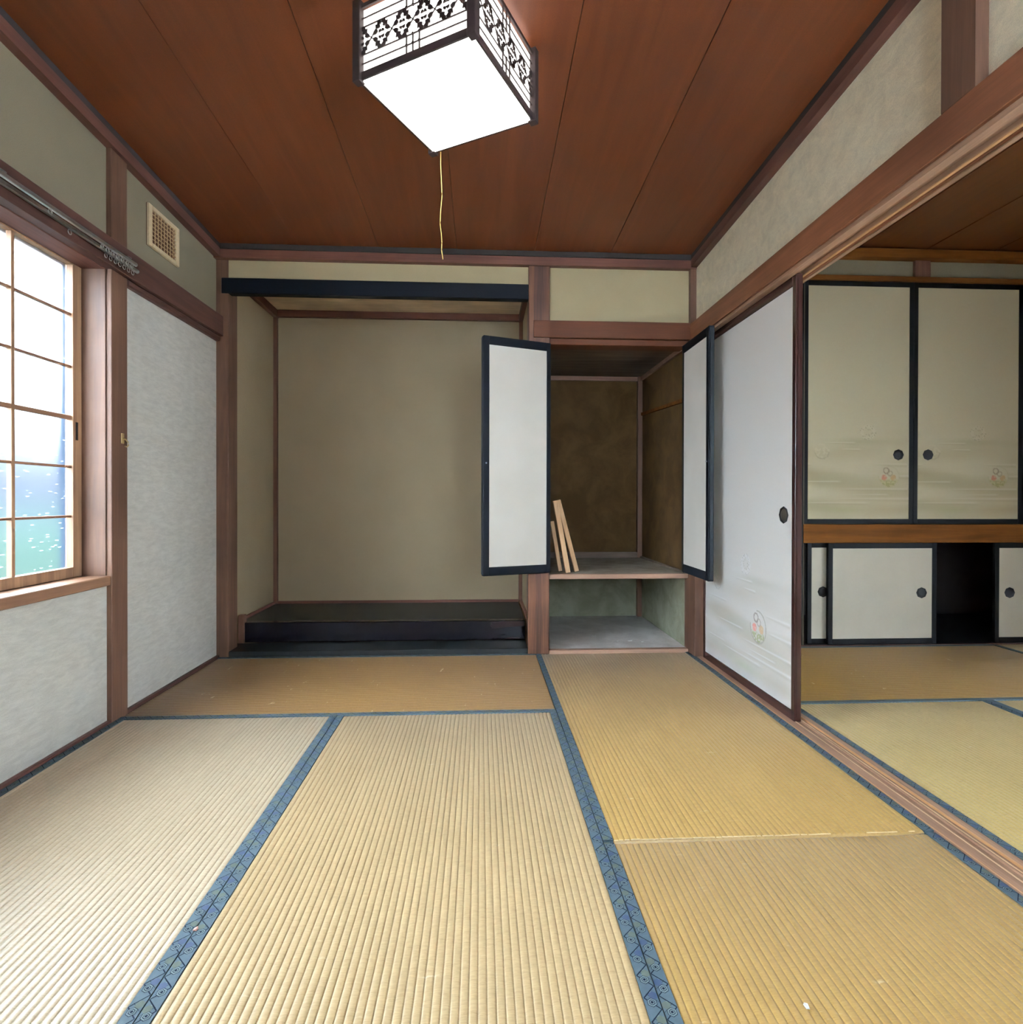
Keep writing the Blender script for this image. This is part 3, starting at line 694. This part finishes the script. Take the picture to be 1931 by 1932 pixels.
def border(parent, x0, x1, y0, y1, z=0.0, ph=0.0, detail=True, inner=1):
    """cloth border with its woven pattern; runs along its longer side"""
    ly, lx = y1-y0, x1-x0; alongy = ly > lx; L = ly if alongy else lx; W_ = lx if alongy else ly
    mb = MB(); mb.box(x0, x1, y0, y1, z-.05, z+.0014)
    zt = z+.0017; prd = .096
    def P(u, v):
        v = v if inner > 0 else 1-v
        return (x0+v*W_, y0+u, zt) if alongy else (x0+u, y0+v*W_, zt)
    def poly(pts, mi, dz=0):
        q = [Vector(P(max(0, min(L, a)), max(.02, min(.98, b))))+Vector((0,0,dz)) for a, b in pts]
        ar = sum(q[i].x*q[(i+1) % len(q)].y-q[(i+1) % len(q)].x*q[i].y for i in range(len(q)))
        if abs(ar) < 1e-9: return
        if ar < 0: q.reverse()
        mb.add(q, [tuple(range(len(q)))], mi)
    def hexa(u, v, r, mi, dz, el=1.0):
        poly([(u+r*el*math.cos(k*math.pi/3), v+r/W_*math.sin(k*math.pi/3)) for k in range(6)], mi, dz)
    def seg(ua, va, ub, vb, t, mi, dz):
        du, dv = ub-ua, (vb-va)*W_; l = math.hypot(du, dv); nx, ny = -dv/l*t, du/l*t
        poly([(ua+nx, va+ny/W_), (ub+nx, vb+ny/W_), (ub-nx, vb-ny/W_), (ua-nx, va-ny/W_)], mi, dz)
    if detail:
        k = -1
        while (k*prd+ph) < L+prd:
            u = k*prd+ph
            for j in (0, 1):
                uu = u+j*prd/2
                if -.03 < uu < L+.03:
                    seg(uu-.020, .0, uu+.004, .98, .0015, 1, .0001); seg(uu+.028, .0, uu+.004, .98, .0015, 1, .0001)
                    seg(uu-.006, .02, uu+.012, .75, .0004, 1, .0001)
                    poly([(uu+.006,.10),(uu+.014,.10),(uu+.018,.50),(uu+.010,.50)], 4, .00005)
                    hexa(uu+.008, .30, .0088, 2 if j == 0 else 3, .0002)
                    hexa(uu-.006, .52, .0098, 1, .0003); hexa(uu-.006, .52, .0086, 4, .0004); hexa(uu-.006, .52, .0060, 1, .0005); hexa(uu-.006, .52, .0046, 4, .0006); hexa(uu-.006, .52, .0028, 1, .0007)
            k += 1
    o = mb.build('border', ['border_cloth','border_line','border_blue','border_olive','border_hex'], parent)
    return o

def tatami(label, x0, x1, y0, y1, along, mat, group=None, bw=.028, ph=0.0, pat=True, z=0.0, far=False):
    root = thing('tatami_mat', label, 'mat', ((x0+x1)/2, (y0+y1)/2, -.055))
    root['group'] = group
    g = .0012
    if along == 'Y':
        mat_surface(x0+bw, x1-bw, y0+g, y1-g, 'Y', z).build('woven_cover', mat, root)
        border(root, x0+g, x0+bw, y0+g, y1-g, z, ph, pat, 1); border(root, x1-bw, x1-g, y0+g, y1-g, z, ph+.03, pat, -1)
    else:
        mat_surface(x0+g, x1-g, y0+bw, y1-bw, 'X', z).build('woven_cover', mat, root)
        border(root, x0+g, x1-g, y0+g, y0+bw, z, ph, pat, 1); border(root, x0+g, x1-g, y1-bw, y1-g, z, ph, pat, -1)
    return root
XS, XA = 1.8047, .018; XM = .8947
G1, G2 = 'straw mats of the near room', 'straw mats of the far room'
tatami('brownish straw mat laid crosswise in front of the alcove', XA, XS, -.91, .0-.002, 'X', 'rush_brown', G1, ph=.01, z=.0)
tatami('pale straw mat along the window wall, glossy with daylight', XA, XM, -2.73, -.91, 'Y', 'rush_window_sheen', G1, ph=.00)
tatami('pale straw mat in the middle foreground, between the two blue double borders', XM, XS, -2.73, -.91, 'Y', 'rush_light', G1, ph=.02)
m3 = tatami('golden straw mat in front of the open cupboard, beside the tall sliding door', XS, 2.7105, -1.820, -.014, 'Y', 'rush_gold', G1, ph=.05)
tatami('golden straw mat at the lower right, in front of the seam across the right column', XS, 2.7105, -3.64, -1.8235, 'Y', 'rush_gold', G1, ph=.03, z=-.0025)
mb = MB(); xx = XS+.03
while xx < 2.66:
    l = random.uniform(.01,.035); 
    if random.random() < (.95 if xx < 2.42 else .4):
        wv = random.uniform(.002,.0045); mb.box(xx, xx+l, -1.8195, -1.8195+wv, -.0006, .0009)
    xx += l+random.uniform(.0,.004)
mb.build('frayed_edge', 'rush_frayed', m3)['kind'] = 'stuff'
tatami('far room straw mat lying crosswise along the closet doors', 2.828, 4.642, -.868, .076, 'X', 'rush_far_brown', G2, pat=False)
tatami('far room straw mat right beside the wooden floor track', 2.828, 3.744, -2.69, -.868, 'Y', 'rush_far', G2, ph=.01)
tatami('far room straw mat at the right picture edge, behind the second blue border', 3.744, 4.65, -2.69, -.868, 'Y', 'rush_far', G2, pat=False)
tatami('far room straw mat showing a corner at the right below the last closet door', 4.644, 5.54, -.868+0, .076, 'Y', 'rush_far', G2, pat=False)

# ================================================================= WINDOW IN THE LEFT WALL
win = sempty('window_1', (-.08, -1.86, .58), 'wooden sash window with frosted glass on the left', 'window')
B(-.17, .016, -2.77, -.944, .548, .587, b=.003).build('window_sill', 'sash_y', win)
B(-.17, -.001, -.950, -.944, .587, 1.80).build('jamb', 'timber_z', win)
B(-.17, -.001, -2.77, -2.764, .587, 1.80).build('jamb', 'timber_z', win)
ZR = [.627, .824, 1.016, 1.205, 1.402, 1.604, 1.795]
def sash(ya, xf_, name):
    """sash from ya towards the viewer; xf_ = plane of its room side"""
    W_ = .926; fm = MB()
    for (a_, b_, c_, d_) in ((0,.047,.588,1.83),(W_-.047,W_,.588,1.83),(.047,W_-.047,.588,.627),(.047,W_-.047,1.795,1.83)):
        fm.box(xf_-.03, xf_, ya-b_, ya-a_, c_, d_, b=.001)
    s = fm.build(name, 'sash', win)
    def bx(nm, y0, y1, z0, z1, d0, d1, mt, bev=.0015): return B(xf_-d1, xf_-d0, ya-y1, ya-y0, z0, z1, b=bev).build(nm, mt, s)
    cols = [.047, .325, .603, W_-.047]
    for c_ in cols[1:-1]: bx('muntin', c_-.007, c_+.007, .627, 1.795, .004, .022, 'sash', .001)
    for i, zz in enumerate(ZR[1:-1]):
        h_ = .008 if i == 2 else .0045
        bx('muntin', .047, W_-.047, zz-h_, zz+h_, .006, .020, 'sash_y', .001)
    for a in range(3):
        for b_ in range(6):
            bx('pane', cols[a]+.001, cols[a+1]-.001, ZR[b_]+.001, ZR[b_+1]-.001, .0225, .0255, 'frosted_glass', 0)
    return s
sash(-.951, -.09, 'sash'); sash(-1.838, -.125, 'sash')
B(-.0935, -.089, -.985, -.972, 1.12, 1.19).build('latch', 'pull_black', win)
# outside
tag(B(-9, -.35, -7, 12, -.7, -.5).build('lawn', 'grass'), 'green lawn dimly seen through the frosted window', 'ground')
hb = MB()
for i in range(70):
    y = -4.2+i*.17; r = random.uniform(.16,.24)
    bm = bmesh.new(); bmesh.ops.create_icosphere(bm, subdivisions=2, radius=r)
    for q in bm.verts: q.co = q.co*(1+.18*mnoise.noise(q.co*9+Vector((i,0,0)))) + Vector((-2.25+random.uniform(-.05,.05), y, .50+random.uniform(-.04,.06)))
    hb.bm(bm, 0, True)
hb.box(-2.42, -2.08, -4.3, 7.8, -.5, .5)
tag(hb.build('hedge', 'hedge'), 'green hedge blurred behind the frosted window', 'hedge')
tag(B(-5.2, -4.9, -5, 14, -.5, 2.35).build('garden_fence', 'outside_wall'), 'bluish grey fence blurred behind the frosted window', 'fence')
tag(B(-.160, -.126, -.972, -.86, .45, 1.95, b=.002).build('shutter_box', 'shutter_box'), 'bluish shutter box just outside the right edge of the frosted window', 'shutter box')

# ================================================================= SMALL FITTINGS
cr = thing('curtain_rail', 'aluminium double curtain rail along the lintel over the window', 'curtain rail', (.05,-1.8,1.82))
for x in (.052, .088):
    B(x-.006, x+.006, -3.0, -.828 if x < .07 else -.90, 1.832, 1.846, b=.002).build('rail', 'aluminium', cr)
for yb in (-.95, -1.55, -2.15, -2.75):
    mb = MB(); mb.box(.039, .094, yb-.012, yb+.012, 1.846, 1.850); mb.box(.039, .043, yb-.012, yb+.012, 1.825, 1.868); mb.build('bracket', 'rail_grey', cr)
for k, (x, y) in enumerate([(.088,-.905),(.052,-.832)]):
    MB().disc((x, y, 1.839), (0,1,0), .008, .006, 12).build('end_cap', 'aluminium', cr)
ry = -.85
runs = [(.052, -.86-.028*i) for i in range(7)] + [(.088, -.925-.030*i) for i in range(7)] + [(.088,-1.36),(.052,-1.22)]
for (x, y) in runs:
    mb = MB(); n = 12; pts = [(x, y+.0085*math.cos(a*2*math.pi/n), 1.822+.0085*math.sin(a*2*math.pi/n)) for a in range(n+1)]
    mb.tube(pts, .0015, 6); mb.box(x-.002, x+.002, y-.004, y+.004, 1.829, 1.834); mb.build('runner', 'aluminium', cr)

vt = thing('wall_vent', 'square cream vent grille with brown lattice high on the left wall', 'vent', (0,-.54,2.02))
y0, y1, z0, z1 = -.672, -.418, 2.020, 2.208; fw = .026; dp = .014
B(.0, .002, y0, y1, z0, z1).build('backing', 'vent_brown', vt)
mb = MB(); mb.box(.0, dp, y0, y0+fw, z0, z1, b=.003); mb.box(.0, dp, y1-fw, y1, z0, z1, b=.003)
mb.box(.0, dp, y0+fw, y1-fw, z0, z0+fw*.8, b=.003); mb.box(.0, dp, y0+fw, y1-fw, z1-fw*.8, z1, b=.003); mb.build('vent_frame', 'vent_cream', vt)
for i in range(1, 8):
    y = y0+fw+(y1-y0-2*fw)*i/8; B(.008, .0105, y-.003, y+.003, z0+.02, z1-.02).build('slat', 'vent_slat', vt)
for i in range(1, 8):
    z = z0+.02+(z1-z0-.04)*i/8; B(.008, .010, y0+fw, y1-fw, z-.0022, z+.0022).build('slat', 'vent_slat', vt)

hk = thing('wall_hook', 'small brass hook on the post right of the window', 'hook', (.02,-.875,1.13))
B(.019, .023, -.885, -.868, 1.118, 1.160, b=.001).build('hook_plate', 'brass', hk)
MB().tube([(.022,-.876,1.140),(.034,-.876,1.134),(.042,-.876,1.124),(.044,-.876,1.112),(.038,-.876,1.104),(.030,-.876,1.108)], .0028, 8).build('hook_arm', 'brass', hk)

# battens leaning in the small cupboard
def batten(label, foot, top, wx, wy, cut=0):
    f, t_ = Vector(foot), Vector(top); d_ = (t_-f); L = d_.length; q = d_.to_track_quat('Z','Y').to_matrix().to_4x4()
    ax = Vector((1,0,0))-d_.normalized()*d_.normalized().x; ax.normalize(); ay = d_.normalized().cross(ax)
    M_ = Matrix.Identity(4)
    for i in range(3): M_[i][0] = ax[i]; M_[i][1] = ay[i]; M_[i][2] = d_.normalized()[i]; M_[i][3] = f[i]
    mb = MB(); mb.box(-wx/2, wx/2, -wy/2, wy/2, 0, L, b=.0015)
    if cut: mb.box(-wx/2-.0006, wx/2+.0006, -wy/2-.0006, wy/2+.0006, L*.60, L*.60+.003)
    o = bpy.data.objects.new('wooden_batten', None); bpy.data.objects.remove(o)
    ob = mb.build('wooden_batten', 'batten', None, M_); return tag(ob, label, 'batten', 'battens leaning in the small cupboard')
batten('front light wooden batten leaning left on the cupboard shelf', (2.000,.062,.460), (1.9245,.075,.885), .028, .030, 1)
batten('right light wooden batten leaning left, resting against the front one', (2.062,.125,.460), (1.9500,.130,.888), .026, .032)
batten('shorter shaded wooden batten behind the two light ones, nearest the cupboard door', (1.965,.14,.460), (1.915,.15,.76), .022, .026)

# bits on the floor
def scrap(name, label, c, pts, h, mat, grp=None):
    mb = MB(); n = len(pts)
    b = [(c[0]+x, c[1]+y, c[2]) for x, y in pts]; t_ = [(c[0]+x*.85, c[1]+y*.85, c[2]+h*(1+.5*((i*7) % 3-1))) for i, (x, y) in enumerate(pts)]
    mb.add(b+t_, [tuple(reversed(range(n))), tuple(range(n,2*n))]+[(i,(i+1)%n,n+(i+1)%n,n+i) for i in range(n)])
    return tag(mb.build(name, mat), label, 'scrap', grp)
scrap('paper_scrap', 'tiny white paper scrap on the mat at the lower right', (2.060,-2.320,.0005), [(-.003,-.006),(.003,-.007),(.004,.002),(.0,.007),(-.004,.003)], .002, 'scrap_white')
scrap('plastic_chip', 'tiny pink chip on the blue mat border in the left foreground', (.896,-2.085,.0026), [(-.004,-.003),(.004,-.003),(.005,.003),(-.003,.004)], .004, 'scrap_pink')
for k, (x, y, sx_, sy_, lb) in enumerate([(2.21,.33,.014,.006,'left white flake on the dusty cupboard floor'),(2.33,.19,.006,.005,'small white crumb left of the biggest flake on the cupboard floor'),
        (2.41,.20,.016,.010,'biggest white flake on the dusty cupboard floor'),(2.48,.17,.008,.005,'white flake farthest right on the dusty cupboard floor')]):
    scrap('plaster_flake', lb, (x,y,.0163), [(-sx_,-sy_),(sx_*.6,-sy_*.8),(sx_,sy_*.3),(.0,sy_),(-sx_*.8,sy_*.5)], .003, 'scrap_white', 'white flakes in the small cupboard')

# ================================================================= CEILING LAMP
LC = Vector((1.387, -1.497)); LA = math.radians(-29.3); S_ = .190; zb, ztop = 2.130, 2.372
lamp = thing('ceiling_lamp', 'square ceiling lamp with glowing white box and dark carved lattice frame, hung diagonally', 'lamp', (LC.x, LC.y, ztop-.02))
X4 = Matrix.Translation(Vector((LC.x, LC.y, 0))) @ Matrix.Rotation(LA, 4, 'Z')
def lb(name, mb, mat, par=None): return mb.build(name, mat, par or lamp, X4)
lb('diffuser', MB().box(-S_, S_, -S_, S_, zb, zb+.006, b=.002), 'lamp_glow')
lb('side_paper', MB().box(-S_+.001, S_-.001, -S_+.001, S_-.001, zb+.006, ztop-.03), 'lamp_side')
lb('canopy_plate', MB().box(-.10, .10, -.10, .10, ztop-.03, ztop+.03), 'lattice')
for sx_ in (-1, 1):
    for sy_ in (-1, 1):
        lb('corner_post', MB().box(sx_*(S_+.006)-.0135, sx_*(S_+.006)+.0135, sy_*(S_+.006)-.0135, sy_*(S_+.006)+.0135, zb-.004, ztop+.0-.006, b=.002), 'lattice')
def side_frame(rot):
    fr = MB(); q = S_-.005; o_ = S_+.003; t_ = .006
    fr.box(-q, q, -o_-t_, -o_, zb+.002, zb+.024)                       # bottom rail
    H0, H1 = zb+.024, ztop-.030; hh = H1-H0
    RT = X4 @ Matrix.Rotation(rot, 4, 'Z')
    f_ob = fr.build('frame_rail', 'lattice', lamp, RT)
    MB().box(-q, q, -o_-t_, -o_, ztop-.030, ztop-.018).build('frame_rail', 'lattice', lamp, RT)
    bars = MB(); lines = [.13, .27, .70, .84]
    for k in lines: bars.box(-q, q, -o_-.004, -o_-.001, H0+hh*k-.0016, H0+hh*k+.0016)
    for dx in (-.022, 0, .022):
        for (a, b_) in ((0, .27), (.70, 1)):
            bars.box(dx-.0018, dx+.0018, -o_-.0045, -o_-.0005, H0+hh*a, H0+hh*b_)
        for k in (.13,.27,.70,.84):
            bars.disc((dx, -o_-.0055, H0+hh*k), (0,1,0), .0036, .005, 8)
    bars.build('lattice_bars', 'lattice', f_ob, RT)['kind'] = 'stuff'
    cv = MB(); zc_ = H0+hh*.485; hb_ = hh*.215; n = 5; pw = 2*q/n
    def pl(pts):
        a = [(x, -o_-.0045, z) for x, z in pts]; b_ = [(x, -o_-.0015, z) for x, z in pts]; k = len(pts)
        cv.add(a+b_, [tuple(range(k)), tuple(reversed(range(k,2*k)))]+[(i,k+i,k+(i+1)%k,(i+1)%k) for i in range(k)])
    for i in range(n):
        cx = -q+pw*(i+.5)
        for sg in (-1, 1):
            # crossing stems of the motif
            pl([(cx-pw*.5, zc_-sg*hb_-.0015),(cx+pw*.5, zc_+sg*hb_-.0015),(cx+pw*.5, zc_+sg*hb_+.0015),(cx-pw*.5, zc_-sg*hb_+.0015)][::1])
        for sx_ in (-1, 1):
            for sz_ in (-1, 1):
                # curled leaf on each arm
                def T(a, b_): return (cx+sx_*pw*a, zc_+sz_*hb_*b_)
                for pts in ([T(.08,.12),T(.12,.34),T(.20,.46),T(.30,.40),T(.32,.22),T(.22,.10)], [T(.22,.50),T(.20,.78),T(.28,.74),T(.33,1.0),T(.46,1.0),T(.50,.80),T(.42,.66),T(.44,.50),T(.34,.44)], [T(.36,.12),T(.38,.28),T(.47,.34),T(.50,.16)]):
                    if sx_*sz_ < 0: pts = pts[::-1]
                    pl(pts)
        pl([(cx+.003*math.cos(k*math.pi/3), zc_+.003*math.sin(k*math.pi/3)) for k in range(6)])
    cv.build('carved_band', 'lattice', f_ob, RT)['kind'] = 'stuff'
for k in range(4): side_frame(k*math.pi/2)
# pull cord hanging past the far edge
pts = []; xs = [(1.338,2.20),(1.338,2.10),(1.3405,2.04),(1.343,1.985),(1.338,1.93),(1.336,1.885),(1.3405,1.85),(1.3425,1.82),(1.3415,1.79),(1.3465,1.758)]
for i in range(len(xs)-1):
    for j in range(4): a = j/4; pts.append((xs[i][0]*(1-a)+xs[i+1][0]*a, -1.222, xs[i][1]*(1-a)+xs[i+1][1]*a))
pts.append((xs[-1][0], -1.222, xs[-1][1]))
cord = MB().tube(pts, .0016, 6).build('pull_cord', 'cord_yellow', lamp); cord['label'] = 'yellow pull cord'
